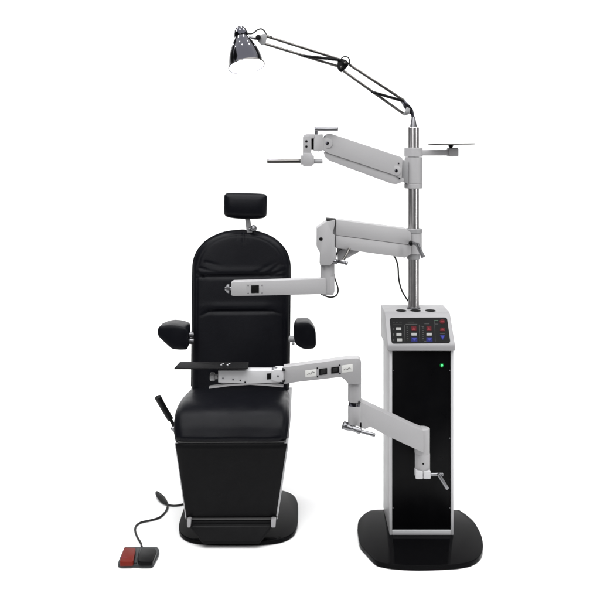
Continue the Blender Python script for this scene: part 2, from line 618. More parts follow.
# recline lever
lev = obj('recline_lever', [tube([U(157.8, 397.0, 4.09), U(163.5, 407.5, 4.11), U(170.5, 419.2, 4.13)], lambda t: 0.0165 - 0.002 * t, 16),
                            tube([U(170, 418.6, 4.13), U(173.4, 425, 4.13), U(176.4, 436, 4.13)], 0.0085, 12)], 'black', chair)
obj('pivot_bolt', [cyl(U(174.6, 428.6, 4.07), U(171.6, 428.6, 4.07), 0.010), cyl(U(173, 428.6, 4.07), U(170.9, 428.6, 4.07), 0.006)], 'chrome', lev)

# ================================================================== INSTRUMENT STAND
stand = thing('instrument_stand',
              'light grey ophthalmic instrument stand with steel post, three jointed arms and black fronted cabinet',
              'medical stand', (0.5735, 4.0, 0))
op = [(357.3, 530), (358.4, 521), (362.5, 515.5), (368.7, 511), (375, 509.7), (383, 509.4), (420, 509), (455, 509.8), (461, 511), (472.5, 520), (478.5, 529), (482, 537.5), (483, 547.5),
      (480, 555.5), (472, 561.0), (462, 563.4), (450, 564.6), (420, 565.6), (396, 564.6), (382, 562.6), (374.5, 559.6), (365, 549.6), (359.5, 542.5)]
zt = 0.024
ol = [((x - 300) * groundY(y, zt) / F, groundY(y, zt)) for x, y in op]
ol = [(v.x, v.y) for v in smooth_path([(x, y, 0) for x, y in ol + [ol[0]]], 5)[:-1]]
obj('base_plate', plate_from(ol, 0.002, zt, 0.004), 'gloss', stand)

X0, X1 = 0.4225, 0.7245
YF, YB = 3.915, 4.215
ZT = 1.053
cab = obj('cabinet', [
    box((X0, YF, zt), (X0 + 0.0125, YF + 0.014, 0.9), 0.003), box((X1 - 0.0125, YF, zt), (X1, YF + 0.014, 0.9), 0.003),
    box((X0 + 0.0125, YF + 0.001, zt), (X1 - 0.0125, YB, zt + 0.022), 0.002),
    box((X0 + 0.0125, YB - 0.01, zt + 0.022), (X1 - 0.0125, YB - 0.001, 0.9), 0.001)], 'white_paint', stand)
for xa, xb in ((X0 + 0.0005, X0 + 0.012), (X1 - 0.012, X1 - 0.0005)):  # cabinet sides as separate grey sheets, side shade put into their colour
    obj('shade_grey_side', box((xa, YF + 0.0142, zt), (xb, YB, 0.9), 0.001), 'paint', cab)
fp = obj('front_panel', box((X0 + 0.0127, YF + 0.007, zt + 0.0225), (X1 - 0.0127, YF + 0.012, 0.9), 0.001), 'panel', cab)
sc = []
for x in (X0 + 0.017, X1 - 0.017):
    for z in (0.15, 0.48, 0.80):
        sc.append((x, z))
for x, z in sc:
    obj('screw', cyl((x, YF + 0.0075, z), (x, YF + 0.0035, z), 0.0028, bev=0.001, n=12), 'chrome', fp)
l0 = U(442, 365.6, YF)
ld = obj('indicator_light', [cyl(l0 + Vector((0, 0.007, 0)), l0 + Vector((0, 0.0035, 0)), 0.0105, 0.010)], 'ledlens', cab)
obj('lens', [cyl(l0 + Vector((0, 0.004, 0)), l0 + Vector((0, 0.0, 0)), 0.0055, 0.0045)], 'led', ld)

# console housing on top (sloping face)
ya, za, yb, zb = 3.893, 0.926, 4.030, ZT
prf = roundpoly([(ya + 0.004, 0.897), (ya, za), (yb, zb), (YB + 0.008, ZT), (YB + 0.008, 0.897)], [0.004, 0.018, 0.022, 0.012, 0.004], 5)
XA, XB = X0 - 0.0115, X1 + 0.003
con = obj('console_housing', solid([Vector((XA, y, z)) for y, z in prf], [Vector((XB, y, z)) for y, z in prf], 0.007, 3), 'console', stand, smooth=40)
dy, dz = yb - ya, zb - za
L = math.hypot(dy, dz)
ed = Vector((0, dy, dz)) / L
en = Vector((0, -dz, dy)) / L


def onface(x, t, h=0.0):
    """x in photo columns at the panel, t 0..1 up the slope"""
    Y = ya + dy * t
    return Vector(((x - 300) * Y / F, Y, za + dz * t)) + en * h


def t_of(y):
    # row on slope -> t
    lo, hi = -0.2, 1.3
    for _ in range(40):
        m = (lo + hi) / 2
        r = HOR + F * (H - (za + dz * m)) / (ya + dy * m)
        if r > y:
            lo = m
        else:
            hi = m
    return (lo + hi) / 2


def slopeplate(pts, h0, h1, bev=0.0005, r=0.0):
    if r:
        pts = roundpoly(pts, r)
    return solid([onface(x, t_of(y), h1) for x, y in pts], [onface(x, t_of(y), h0) for x, y in pts], bev, 1)


cp = obj('control_panel', slopeplate([(389.6, 318.0), (447.0, 317.6), (450.4, 343.0), (391.6, 343.6)], 0.0002, 0.0022, 0.0006, r=2.6), 'panel', stand)


def rect(x0, y0, x1, y1):
    return [(x0, y0), (x1, y0), (x1, y1), (x0, y1)]


for x, y in ((395.9, 327.7), (396.3, 333.3), (396.9, 338.8)):
    obj('white_button', slopeplate(rect(x, y, x + 5.2, y + 3.0), 0.0022, 0.0036, 0.0005, r=0.4), 'button', cp)
for x, dx in ((411.2, 0.5), (426.3, 0.5)):
    k = obj('red_button', slopeplate([(x, 326.3), (x + 5.0, 326.3), (x + 5.2, 331.3), (x + 0.2, 331.3)], 0.0022, 0.0034, 0.0005, r=0.4), 'red', cp)
    obj('arrow', slopeplate([(x + 2.5, 327.4), (x + 4.3, 330.6), (x + 0.8, 330.6)], 0.0034, 0.0038, 0), 'redlight', k)
    obj('white_button', slopeplate(rect(x + 0.1, 333.2, x + 5.5, 336.0), 0.0022, 0.0036, 0.0005, r=0.4), 'button', cp)
    k = obj('blue_button', slopeplate([(x - 0.1, 337.6), (x + 6.0, 337.6), (x + 6.2, 342.2), (x, 342.2)], 0.0022, 0.0034, 0.0005, r=0.4), 'blue', cp)
    obj('arrow', slopeplate([(x + 1.0, 338.6), (x + 5.4, 338.6), (x + 3.2, 341.4)], 0.0034, 0.0038, 0), 'bluelight', k)
hexp = [(442.2 + 2.7 * math.cos(a), 321.9 + 2.3 * math.sin(a)) for a in [2 * math.pi * k / 18 for k in range(18)]]
k = obj('red_button', slopeplate(hexp, 0.0022, 0.0034, 0.0004), 'red', cp)
obj('dial_mark', slopeplate(rect(440.8, 321.3, 443.6, 322.4), 0.0034, 0.0038, 0), 'redlight', k)
k = obj('red_button', slopeplate([(440.4, 328), (444.4, 328), (445.2, 331.6), (439.8, 331.6)], 0.0022, 0.0034, 0.0004, r=0.6), 'red', cp)
obj('arrow', slopeplate([(442.4, 328.7), (444.2, 331), (440.7, 331)], 0.0034, 0.0038, 0), 'redlight', k)
k = obj('blue_button', slopeplate([(439.7, 335.6), (445.3, 335.6), (442.6, 340.6)], 0.0022, 0.0034, 0.0004), 'blue', cp)
obj('arrow', slopeplate([(440.7, 336.0), (444.4, 336.0), (442.6, 339.2)], 0.0034, 0.0038, 0), 'bluelight', k)
# printed legends: far too small to read in the photo, so short strokes
ml = []
for x, y, w in [(392.6, 322.3, 2.0), (395.8, 322.3, 2.0), (399.2, 322.2, 2.6), (393, 324.9, 8.8), (407.6, 322.2, 6.6), (405.6, 324.4, 11.6),
                (424.4, 324.0, 5.0), (420.6, 326.4, 3.0), (434.6, 324.2, 3.6), (440, 333.6, 5.0), (424.2, 341.4, 2.6)]:
    ml.append(slopeplate(rect(x, y, x + w, y + 0.42), 0.0023, 0.0027, 0))
for x in (404.2, 418.9, 434.4):
    ml.append(slopeplate([(x, 325 if x < 430 else 321.5), (x + 0.3, 325 if x < 430 else 321.5), (x + 1.0, 342), (x + 0.7, 342)], 0.0023, 0.0027, 0))
for x in (406.4, 422.0):
    for j in range(8):
        ml.append(slopeplate(rect(x + 0.05 * j, 327 + 1.9 * j, x + 0.05 * j + 1.6, 327 + 1.9 * j + 0.4), 0.0023, 0.0027, 0))
for j in range(3):
    ml.append(slopeplate(rect(392.8 + 0.3 * j, 328.2 + 5.6 * j, 393.4 + 0.3 * j, 330.3 + 5.6 * j), 0.0023, 0.0027, 0))
obj('printed_legend', ml, 'mark', cp)
obj('status_print', slopeplate(rect(434.2, 320.5, 438.2, 321.2), 0.0023, 0.0027, 0), 'green', cp)
# three holder holes in the top
for x in (401.1, 415.6, 430.4):
    c0 = U(x, 310.7, 4.066)
    c0.z = ZT
    h = obj('holder_ring', lathe(c0, c0 + Vector((0, 0, 1)), [(0.0002, 0.0265), (0.0016, 0.0262), (0.0022, 0.0245), (0.0014, 0.0235), (0.0003, 0.0232)], 40), 'black', con)
    obj('holder_hole', lathe(c0, c0 + Vector((0, 0, 1)), [(0.0001, 0.0234), (0.0008, 0.0234)], 40), 'darkhole', h)

# post
PX, PY = 0.5645, 4.13
ztop = U(412, 127, PY).z
obj('post', [lathe((PX, PY, ZT), (PX, PY, 3), [(0, 0.0275), (ztop - ZT - 0.004, 0.0275), (ztop - ZT, 0.0245), (ztop - ZT + 0.001, 0.012)], 48)], 'post', stand)
obj('post_flange', [lathe((PX, PY, ZT), (PX, PY, 2), [(0.0, 0.034), (0.006, 0.034), (0.008, 0.031), (0.008, 0.0276)], 40)], 'chrome', stand)

def zpost(y):
    return U(412, y, PY).z


def ringpart(y0, y1, r, bv=0.002):
    return lathe((PX, PY, zpost(y1)), (PX, PY, 3), [(0, r - bv), (bv, r), (zpost(y0) - zpost(y1) - bv, r), (zpost(y0) - zpost(y1), r - bv)], 48)


# ---- tray arm (top right)
ta = obj('tray_arm', [ringpart(147.9, 156.8, 0.0455),
                      box((PX + 0.035, PY - 0.024, U(0, 155.6, PY - 0.024).z), (PX + 0.205, PY + 0.022, U(0, 149.9, PY).z), 0.003)], 'paint', stand)
te = U(452.6, 152, PY)
obj('end_block', [box((te.x - 0.025, PY - 0.03, U(0, 156.6, PY).z), (te.x + 0.025, PY + 0.03, U(0, 147.9, PY).z), 0.006, 3)], 'paint', ta)
tc0 = Vector((te.x - 0.009, PY, 0))
tz = U(0, 144.6, PY).z
obj('swivel_knob', [lathe((tc0.x, PY, U(0, 147.9, PY).z), (tc0.x, PY, 3), [(0, 0.006), (0.004, 0.011), (0.010, 0.011), (0.0145, 0.016)], 24)], 'black', ta)
# shallow tray plate, tipped very slightly
tr = lathe((tc0.x - 0.0, PY - 0.02, tz), (tc0.x, PY - 0.02, tz + 1), [(-0.003, 0.085), (-0.001, 0.114), (0.004, 0.117), (0.0048, 0.115), (0.002, 0.110), (0.0018, 0.01)], 56)
bmesh.ops.rotate(tr, verts=tr.verts, cent=(tc0.x, PY - 0.02, tz), matrix=Matrix.Rotation(math.radians(-0.9), 3, 'Y'))
obj('round_tray', tr, 'rod', ta)

# ---- upper arm
yu = lambda x: 4.085 - (403 - x) * 0.0011
ua = obj('upper_arm', [ringpart(157.2, 183.4, 0.044), ringpart(183.4, 188.3, 0.0455)], 'paint', stand)
obj('arm_cover', [prism([(329.5, 133.2), (402.6, 157.4), (401.6, 178.8), (395, 175.4), (326.6, 152.6), (321.8, 148.6), (322.8, 139), (325.2, 134.6)], lambda x: yu(x) - 0.038, 0.085, 0.003, r=2.2, seg=3)], 'paint', ua)
obj('lower_link', [prism([(323.8, 151.4), (396, 175.2), (404, 178.4), (403.8, 181.6), (396, 184.3), (391, 183.6), (330, 161.0), (325.4, 157.2)], lambda x: yu(x) - 0.031, 0.07, 0.002, r=1.2)], 'paint', ua)
for x, y, r in ((327.3, 143.2, 5.2), (396.2, 170.6, 5.0)):
    c0 = U(x, y, yu(x) - 0.038)
    d = obj('pivot_disc', cyl(c0 + Vector((0, 0.001, 0)), c0 + Vector((0, -0.002, 0)), px(r, 4.05), bev=0.001), 'paint', ua)
    obj('screw', cyl(c0, c0 + Vector((0, -0.0045, 0)), px(1.6, 4.05), bev=0.0015, n=20), 'dark_chrome', d)
for x, y in ((398.6, 163.4), (399.2, 178.6), (324.6, 136.4)):
    c0 = U(x, y, yu(x) - 0.038)
    obj('screw', cyl(c0, c0 + Vector((0, -0.003, 0)), px(0.8, 4.05), bev=0.001, n=14), 'dark_chrome', ua)
obj('hinge_block', prism([(398, 158.5), (408, 161), (408, 184), (398, 180)], 4.082, 0.05, 0.002), 'ring', ua)
Yh = 3.965
hb = obj('arm_head', [prism([(313.8, 134.6), (322.8, 134.2), (323.6, 150), (319, 151.6), (313.8, 151.0)], Yh - 0.01, 0.06, 0.002, r=0.6),
                      prism([(302.9, 137), (304.0, 134.8), (307, 134.0), (314.4, 134.1), (314.4, 137.6), (311.4, 138.2), (311.4, 156.2), (302.9, 156.2)], Yh - 0.015, 0.05, 0.0025, r=0.7),
                      prism([(311.2, 138.2), (313.9, 138.2), (313.9, 150.0), (311.2, 150.0)], Yh + 0.012, 0.02, 0.0005)], 'paint', ua)
obj('slot', prism([(311.7, 138.4), (313.7, 138.4), (313.7, 149.8), (311.7, 149.8)], Yh + 0.0085, 0.003, 0.0003), 'darkhole', hb)
for y in (141.3, 146.5):
    c0 = U(306.4, y, Yh - 0.015)
    obj('screw', cyl(c0 + Vector((0, 0.001, 0)), c0 + Vector((0, -0.002, 0)), px(1.2, 4), bev=0.0004, n=16), 'black', hb)
obj('rod_clamp', [prism([(300.5, 155.4), (314.0, 155.4), (314.0, 164.6), (300.5, 164.6)], Yh - 0.022, 0.064, 0.004, r=0.8),
                  prism([(303.2, 153), (312, 153), (312.6, 166.0), (303.0, 166.0)], Yh - 0.0245, 0.05, 0.003, r=0.6)], 'paint', hb)
obj('mounting_rod', [cyl(U(267.2, 161.1, Yh), U(301, 161.1, Yh), 0.0102, 0.0106, 0.002)], 'rod', hb)
obj('rod_end', [cyl(U(313.5, 161.4, Yh), U(322.6, 161.4, Yh), 0.0112, 0.0112, 0.003)], 'ring', hb)
obj('lock_lever', [cyl(U(316.2, 135.5, Yh), U(316.2, 127.0, Yh), 0.0085), cyl(U(315.0, 129.2, Yh - 0.002), U(338.0, 129.0, Yh - 0.03), 0.0104, 0.0098, 0.003)], 'chrome', hb)

# ---- middle arm
ym = lambda x: 4.10 - (405 - x) * 0.0022
ma = obj('middle_arm', [ringpart(232.7, 253.4, 0.0415, 0.001)], 'paint', stand)
obj('collar_ring', [ringpart(228.5, 232.7, 0.0435)], 'ring', ma, label='darker grey upper collar ring')
obj('collar_ring', [ringpart(253.2, 258.8, 0.0335)], 'ring', ma, label='darker grey lower collar ring')
obj('arm_cover', [prism([(335.6, 219.6), (406.6, 229.2), (411.2, 232.8), (411.4, 245.0), (336.4, 235.2)], lambda x: ym(x) - 0.045, 0.09, 0.0025)], 'paint', ma)
obj('lower_link', [prism([(336.0, 235.3), (411.4, 245.2), (410.8, 254.5), (405, 257.8), (336.0, 248.2)], lambda x: ym(x) - 0.0425, 0.085, 0.0025)], 'paint', ma)
Yk = 3.93
hd = obj('arm_head', [prism([(316.9, 228.2), (326.0, 222.0), (335.2, 220.2), (335.0, 223.4), (332.6, 233.4), (335.0, 235.8), (334.6, 246.6), (336, 248.2), (335.8, 259.0), (331.4, 264), (330, 265.4), (320.0, 265.4), (320.3, 253.4), (316.8, 247.2)],
                            Yk - 0.05, 0.10, 0.003, r=0.5)], 'paint', ma)
obj('pivot_block', prism([(327, 221), (337.5, 222), (337.5, 247.5), (327, 258)], Yk - 0.015, 0.06, 0.001), 'ring', ma)
obj('top_cap', prism([(326.4, 218.8), (336, 219.6), (336, 223.5), (326.8, 222.2)], Yk - 0.038, 0.08, 0.001), 'rubber', hd)
c0 = U(320.9, 239.0, Yk - 0.05)
obj('socket_hole', cyl(c0 + Vector((0, 0.001, 0)), c0 + Vector((0, -0.0015, 0)), px(1.75, 3.93), bev=0.0004, n=24), 'darkhole', hd)
obj('neck_column', [cyl(U(327.6, 262, Yk), U(327.6, 292, Yk), px(6.9, Yk), bev=0.002, n=40),
                    prism([(320.8, 278.4), (334.4, 276), (334.6, 291), (333.0, 295.4), (324, 295.6), (320.8, 293.6)], Yk - 0.03, 0.06, 0.003, r=1)], 'paint', ma)
yt = lambda x: Yk - 0.032 - (334 - x) * 0.0009
ba = obj('box_arm', [prism([(231.0, 282.9), (233.2, 281.9), (326, 278.9), (326, 294.2), (233.2, 296.2), (231.0, 295.2)], yt, 0.055, 0.0025)], 'paint', ma)
obj('end_knob', [cyl(U(231.2, 288.6, 3.835), U(229.2, 288.6, 3.835), 0.008), cyl(U(229.4, 288.6, 3.835), U(226.6, 288.6, 3.835), 0.0275 * 0.8, 0.024 * 0.8, 0.003),
                 cyl(U(227, 288.6, 3.835), U(225.0, 288.6, 3.835), 0.012, 0.009)], 'chrome', ba)
sk = obj('socket_plate', prism([(246.8, 283.9), (263.4, 283.4), (263.4, 294.6), (246.8, 295.0)], lambda x: yt(x) - 0.0015, 0.003, 0.0005, r=0.8), 'paint', ba)
obj('socket', prism([(251.2, 285.4), (258.9, 285.2), (258.9, 293.0), (251.2, 293.2)], lambda x: yt(x) - 0.0045, 0.005, 0.0008), 'black', sk)
obj('socket_hole', prism([(252.4, 286.6), (257.7, 286.5), (257.7, 291.8), (252.4, 291.9)], lambda x: yt(x) - 0.0055, 0.003, 0.0003), 'darkhole', sk)
for x, y in ((248.2, 285.4), (248.2, 293.2), (262.2, 285.2), (262.2, 292.9)):
    c0 = U(x, y, yt(x) - 0.0015)
    obj('screw', cyl(c0, c0 + Vector((0, -0.002, 0)), px(0.55, 3.85), bev=0.0005, n=12), 'dark_chrome', sk)
# gusset and levers under the arm
obj('gusset', prism([(337, 248.2), (360.5, 251.0), (344.5, 259.8), (338.0, 260.4)], 3.965, 0.03, 0.001), 'paint', ma)
obj('lock_lever', [cyl(U(333.5, 260.2, 3.92), U(346.6, 263.2, 3.86), 0.0078, 0.0068, 0.002), lathe(U(345.2, 262.8, 3.858), U(347.6, 263.2, 3.858), [(0, 0.006), (0.002, 0.010), (0.008, 0.011), (0.012, 0.006)], 20),
                   cyl(U(330.8, 260.6, 3.90), U(337.2, 261.6, 3.88), 0.0115, 0.0115, 0.002)], 'chrome', ma)
obj('release_handle', [tube([U(349.4, 248.6, 3.93), U(346.8, 254.0, 3.91), U(343.4, 259.8, 3.90)], 0.0065, 12)], 'rod', ma)
obj('signal_cable', [tube([U(341.6, 249.0, 3.93), U(338.6, 250.6, 3.91), U(336.4, 254.2, 3.90), U(335.6, 258, 3.91)], 0.004, 8)], 'rubber', ma)
obj('signal_cable', [tube([U(334.0, 274, 3.95), U(335.0, 279, 3.94), U(337.6, 286.5, 3.94), U(338.0, 291.5, 3.94), U(336, 295.6, 3.94), U(331.5, 297.2, 3.94), U(326.5, 296.4, 3.95), U(321, 294, 3.95)], 0.0036, 8)], 'rubber', ma)
c0 = U(411.0, 243.0, 4.05)
lk = obj('lock_lever', [tube([c0 + Vector((0, 0.02, 0)), U(413.4, 243.2, 4.035), U(418.4, 244.6, 4.0)], 0.0075, 14), tube([U(416.8, 243.2, 4.0), U(420.0, 250.4, 4.0), U(423.4, 257.4, 3.995)], lambda t: 0.0085 + 0.0015 * t, 14)], 'chrome', ma)
obj('pivot_knob', lathe(c0 + Vector((0, 0.01, 0)), c0 + Vector((0, -0.03, 0)), [(0, 0.008), (0.008, 0.012), (0.02, 0.0115), (0.026, 0.006)], 20), 'black', lk)
obj('power_cable', [tube([U(392.5, 253.6, 4.12), U(396.0, 259.5, 4.12), U(398.0, 267, 4.12), U(398.8, 279, 4.12), U(401.6, 290, 4.12), U(406.4, 298.5, 4.13), U(410.0, 304, 4.17), U(411, 309, 4.19)], 0.0040, 10)], 'rubber', stand)

# ---- lower arm with black tray in front of the chair
Yl = 3.55
da = obj('lower_arm', [cyl(U(354.6, 372, Yl), U(354.6, 401.2, Yl), px(6.6, Yl), bev=0.002, n=40), cyl(U(354.6, 405.2, Yl), U(354.6, 424, Yl), px(6.6, Yl), bev=0.003, n=40)], 'paint', stand)
obj('joint_ring', [cyl(U(354.6, 400.9, Yl), U(354.6, 405.5, Yl), px(6.1, Yl), bev=0.001, n=40)], 'dark_chrome', da, label='dark metal ring between the two columns')
obj('ring_clip', [prism([(357.4, 401.4), (360.2, 401.2), (360.2, 405.2), (357.4, 405.4)], Yl - px(6.1, Yl) * 0.86 - 0.003, 0.01, 0.001)], 'chrome', da)
yl = lambda x: Yl - 0.030 + (x - 355) * 0.0034
lk2 = obj('sloping_link', [prism([(356, 402.6), (362.0, 402.8), (383, 412.8), (416, 428.2), (423.6, 431.0), (423.6, 452.8), (385, 434.8), (370.0, 426.6), (365.4, 429.2), (361.0, 428.0), (356, 425.0)], yl, 0.065, 0.003, r=0.6)], 'paint', da)
Ye = 3.79
obj('end_column', [cyl(U(422.4, 428.0, Ye), U(422.4, 453.4, Ye), px(7.3, Ye), bev=0.002, n=44), cyl(U(422.4, 452.8, Ye), U(422.4, 471.4, Ye), px(7.5, Ye), bev=0.002, n=44)], 'paint', da)
obj('split_clamp', [prism([(415.8, 471.2), (423.0, 471.2), (423.0, 479.4), (415.8, 479.4)], Ye - 0.039, 0.05, 0.004), prism([(423.5, 471.2), (430.8, 471.2), (430.8, 479.2), (423.5, 479.2)], Ye - 0.039, 0.05, 0.004),
                    box(U(417.5, 478.4, Ye), U(430, 473.5, Ye + 0.012), 0.001)], 'white_paint', da)
c0 = U(423.2, 463.8, Ye - px(7.2, Ye))
obj('set_screw', cyl(c0 + Vector((0, 0.002, 0)), c0 + Vector((0, -0.002, 0)), px(0.9, Ye), bev=0.0005, n=14), 'black', da)
obj('clamp_lever', [cyl(U(430.5, 474.4, Ye - 0.01), U(443.0, 474.4, Ye - 0.01), 0.0085, 0.0085, 0.002), cyl(U(438.2, 473.6, Ye - 0.028), U(447.2, 489.2, Ye - 0.028), 0.0078, 0.0092, 0.003),
                    cyl(U(441, 474.4, Ye - 0.03), U(441, 474.4, Ye + 0.0), 0.006)], 'chrome', da)
obj('cabinet_bracket', [box((U(418, 0, Ye).x, Ye + 0.02, U(0, 462, Ye).z), (U(428, 0, Ye).x, YF + 0.0065, U(0, 436, Ye).z), 0.002)], 'paint', da)
c0 = U(345.6, 425.6, Yl - 0.01)
c1 = U(353.5, 428.4, Yl - 0.02)
obj('elbow_lever', [cyl(U(342.8, 424.8, Yl), U(347.6, 426.6, Yl), 0.0175, 0.0175, 0.004), cyl(U(346.0, 426.4, Yl), U(354.5, 429.0, Yl - 0.02), 0.0155, 0.012, 0.002),
                    cyl(U(352.0, 427.6, Yl - 0.04), U(360.8, 431.6, Yl - 0.05), 0.011, 0.013, 0.002), cyl(U(360.2, 431.2, Yl - 0.05), U(375.2, 435.2, Yl - 0.06), 0.0072, 0.0078, 0.002)], 'chrome', da)
obj('grub_screw', cyl(U(360.6, 422.8, Yl - 0.035), U(360.8, 427.4, Yl - 0.035), 0.0038), 'black', da)
# horizontal switch arm
Yh2 = 3.508
sa = obj('switch_arm', [prism([(283.6, 367.4), (300, 365.2), (347.5, 358.8), (358.6, 358.4), (361.2, 361), (361.2, 384), (348.4, 384), (344.4, 379.4), (341, 377.0), (300, 381.7), (283.6, 384.0)], Yh2, 0.05, 0.003, r=[0.2, 0.2, 1.5, 2.2, 1.6, 0.4, 2, 1, 1, 0.2, 0.3])], 'paint', da)


def stick(n, pts, y0, th, m, par, r=0.0, lab=None):
    return obj(n, prism(pts, Yh2 - y0, th, 0.0004, r=r), m, par, label=lab)


lb = stick('sticker', [(305.2, 370.6), (316.0, 369.2), (316.2, 376.2), (305.4, 377.4)], 0.0008, 0.001, 'label', sa, lab='left white sticker')
def squiggle(pts, par, m='mark', r=0.0009):
    return obj('printed_mark', tube([U(x, y, Yh2 - 0.0012) for x, y in pts], r, 6, 4), m, par)


squiggle([(307.2, 374.6), (309.2, 373.6), (310.8, 374.2), (312.2, 372.0), (314.6, 372.6)], lb)
lb = stick('sticker', [(341.6, 365.6), (352.6, 364.0), (352.9, 371.8), (341.9, 372.9)], 0.0008, 0.001, 'label', sa, lab='right white sticker')
squiggle([(343.6, 370.0), (346.0, 368.6), (347.4, 369.8), (349.0, 367.8), (351.2, 369.0)], lb)
for x, y in ((319.1, 368.5), (331.2, 367.0)):
    s = stick('rocker_switch', [(x, y + 0.6), (x + 8.0, y - 0.5), (x + 8.0, y + 5.6), (x, y + 6.8)], 0.003, 0.005, 'black', sa, r=0.5)
    stick('rocker', [(x + 1.5, y + 1.4), (x + 6.5, y + 0.7), (x + 6.5, y + 4.6), (x + 1.5, y + 5.4)], 0.0046, 0.003, 'rubber', s, r=0.3)
for x, y in ((317.3, 368.0), (317.5, 376.6), (339.8, 365.2), (340.0, 373.4)):
    c0 = U(x, y, Yh2)
    obj('screw', cyl(c0 + Vector((0, 0.001, 0)), c0 + Vector((0, -0.002, 0)), px(0.75, Yh2), bev=0.0005, n=12), 'black', sa)
tb = obj('tray_bracket', [prism([(218.2, 370.6), (280.0, 370.6), (280.0, 382.4), (250, 383.8), (218.2, 382.6)], Yh2 - 0.004, 0.05, 0.002),
                          prism([(271.6, 371.4), (276, 369.6), (283.4, 369.6), (283.4, 382.2), (276, 381.8), (271.6, 380.0)], Yh2 - 0.014, 0.06, 0.003, r=1)], 'white_paint', da)
for x, y in ((223.0, 378.2), (233.0, 379.6), (240.2, 380.4), (245.0, 382.2)):
    c0 = U(x, y, Yh2 - 0.004)
    obj('screw', cyl(c0 + Vector((0, 0.001, 0)), c0 + Vector((0, -0.002, 0)), px(0.75, Yh2), bev=0.0005, n=12), 'dark_chrome', tb)
obj('slot', prism([(267.0, 373.6), (271.0, 373.2), (271.0, 379.2), (267.0, 379.6)], Yh2 - 0.0055, 0.003, 0.0004), 'darkhole', tb)
for y in (369.4, 380.4):
    obj('hinge_bolt', [box(U(282.0, y + 1.6, Yh2 - 0.018), U(285.0, y - 1.6, Yh2 + 0.01), 0.001)], 'black', tb)
c0 = U(274.6, 368.4, Yh2 + 0.015)
c0b = U(278.0, 376, Yh2 - 0.014)
obj('screw', cyl(c0b + Vector((0, 0.001, 0)), c0b + Vector((0, -0.002, 0)), px(0.8, Yh2), bev=0.0005, n=12), 'dark_chrome', tb)
obj('hinge_cap', lathe(c0 - Vector((0, 0, 0.004)), c0 + Vector((0, 0, 1)), [(0, 0.012), (0.007, 0.012), (0.010, 0.007)], 24), 'chrome', tb)
obj('side_knob', [cyl(U(217.8, 376.6, Yh2 + 0.02), U(214.4, 376.6, Yh2 + 0.02), 0.011), cyl(U(214.8, 376.8, Yh2 + 0.02), U(210.2, 376.8, Yh2 + 0.02), 0.019, 0.018, 0.004)], 'ring', tb)
obj('cable_guide', prism([(209.0, 387.4), (228.0, 384.6), (250.0, 383.0), (266, 384.0), (283.2, 386.2), (283.2, 387.4), (266, 385.8), (250.0, 384.8), (230.0, 386.0), (209.0, 388.8)], Yh2 + 0.0, 0.03, 0.0004), 'paint', tb)
zt2 = U(0, 368.2, 3.47).z
tp = [((x - 300) * Y / F, Y) for x, Y in ((174.0, 3.47), (247.8, 3.47), (248.6, 3.575), (180.0, 3.575))]
tt = obj('black_tray', [flat(tp, zt2, 0.005, 0.001, 0.006)], 'vinyl', da)
for x in (221.3, 227.6):
    c0 = U(x, 366.0, 3.50)
    c0.z = zt2
    obj('tray_stud', [lathe(c0, c0 + Vector((0, 0, 1)), [(0.0, 0.006), (0.006, 0.006), (0.009, 0.003)], 16), cyl(c0 + Vector((0, 0, 0.006)), c0 + Vector((0.012, 0, 0.012)), 0.0035)], 'chrome', tt)

# ================================================================== TASK LAMP
YL = 3.96
lamp = thing('task_lamp', 'lit black chrome desk lamp on a long jointed spring arm plugged into the post top', 'lamp', (PX, PY, ztop + 0.001))
yy = lambda x: PY - (412 - x) * 0.001      # the arm swings slightly towards the viewer


def A(x, y, o=0.0):
    return U(x, y, yy(x) + o)


obj('mounting_socket', [lathe((PX, PY, ztop + 0.001), (PX, PY, 4), [(0, 0.017), (0.004, 0.0165), (0.045, 0.0095), (0.050, 0.0075)], 28)], 'chrome', lamp)
b0 = obj('base_joint', [tube([Vector((PX, PY, ztop + 0.04)), A(412.2, 113), A(411.2, 109.5), A(408.6, 107.0)], 0.008, 14),
                        prism([(401.2, 101.6), (404.6, 99.8), (408.8, 104.2), (412.4, 108.2), (412.4, 113.2), (409.8, 114.6), (407.8, 111.2), (404.6, 107.8)], PY - 0.024, 0.03, 0.003)], 'dark_chrome', lamp)
obj('joint_plate', [prism([(406.8, 106.6), (410.2, 108.6), (409.8, 114.0), (404.2, 115.8), (402.6, 114.2), (405.2, 111.6)], PY - 0.030, 0.005, 0.001), cyl(A(407, 111.5, -0.045), A(407, 111.5, 0.01), 0.008)], 'ring', b0)
R1 = 0.0066
obj('lower_rod', [cyl(A(404.4, 100.8), A(349.2, 64.6), R1), cyl(A(404.6, 114.6), A(341.6, 69.6), R1)], 'rod', lamp)
def spring(p0, p1, r, turns):
    pts = []
    d = p1 - p0
    a, b = frame_of(d)
    N = turns * 8
    for i in range(N + 1):
        t = i / N
        an = 2 * math.pi * turns * t
        pts.append(p0 + d * t + (a * math.cos(an) + b * math.sin(an)) * r)
    return tube(pts, 0.0022, 5, 1, smooth=False)


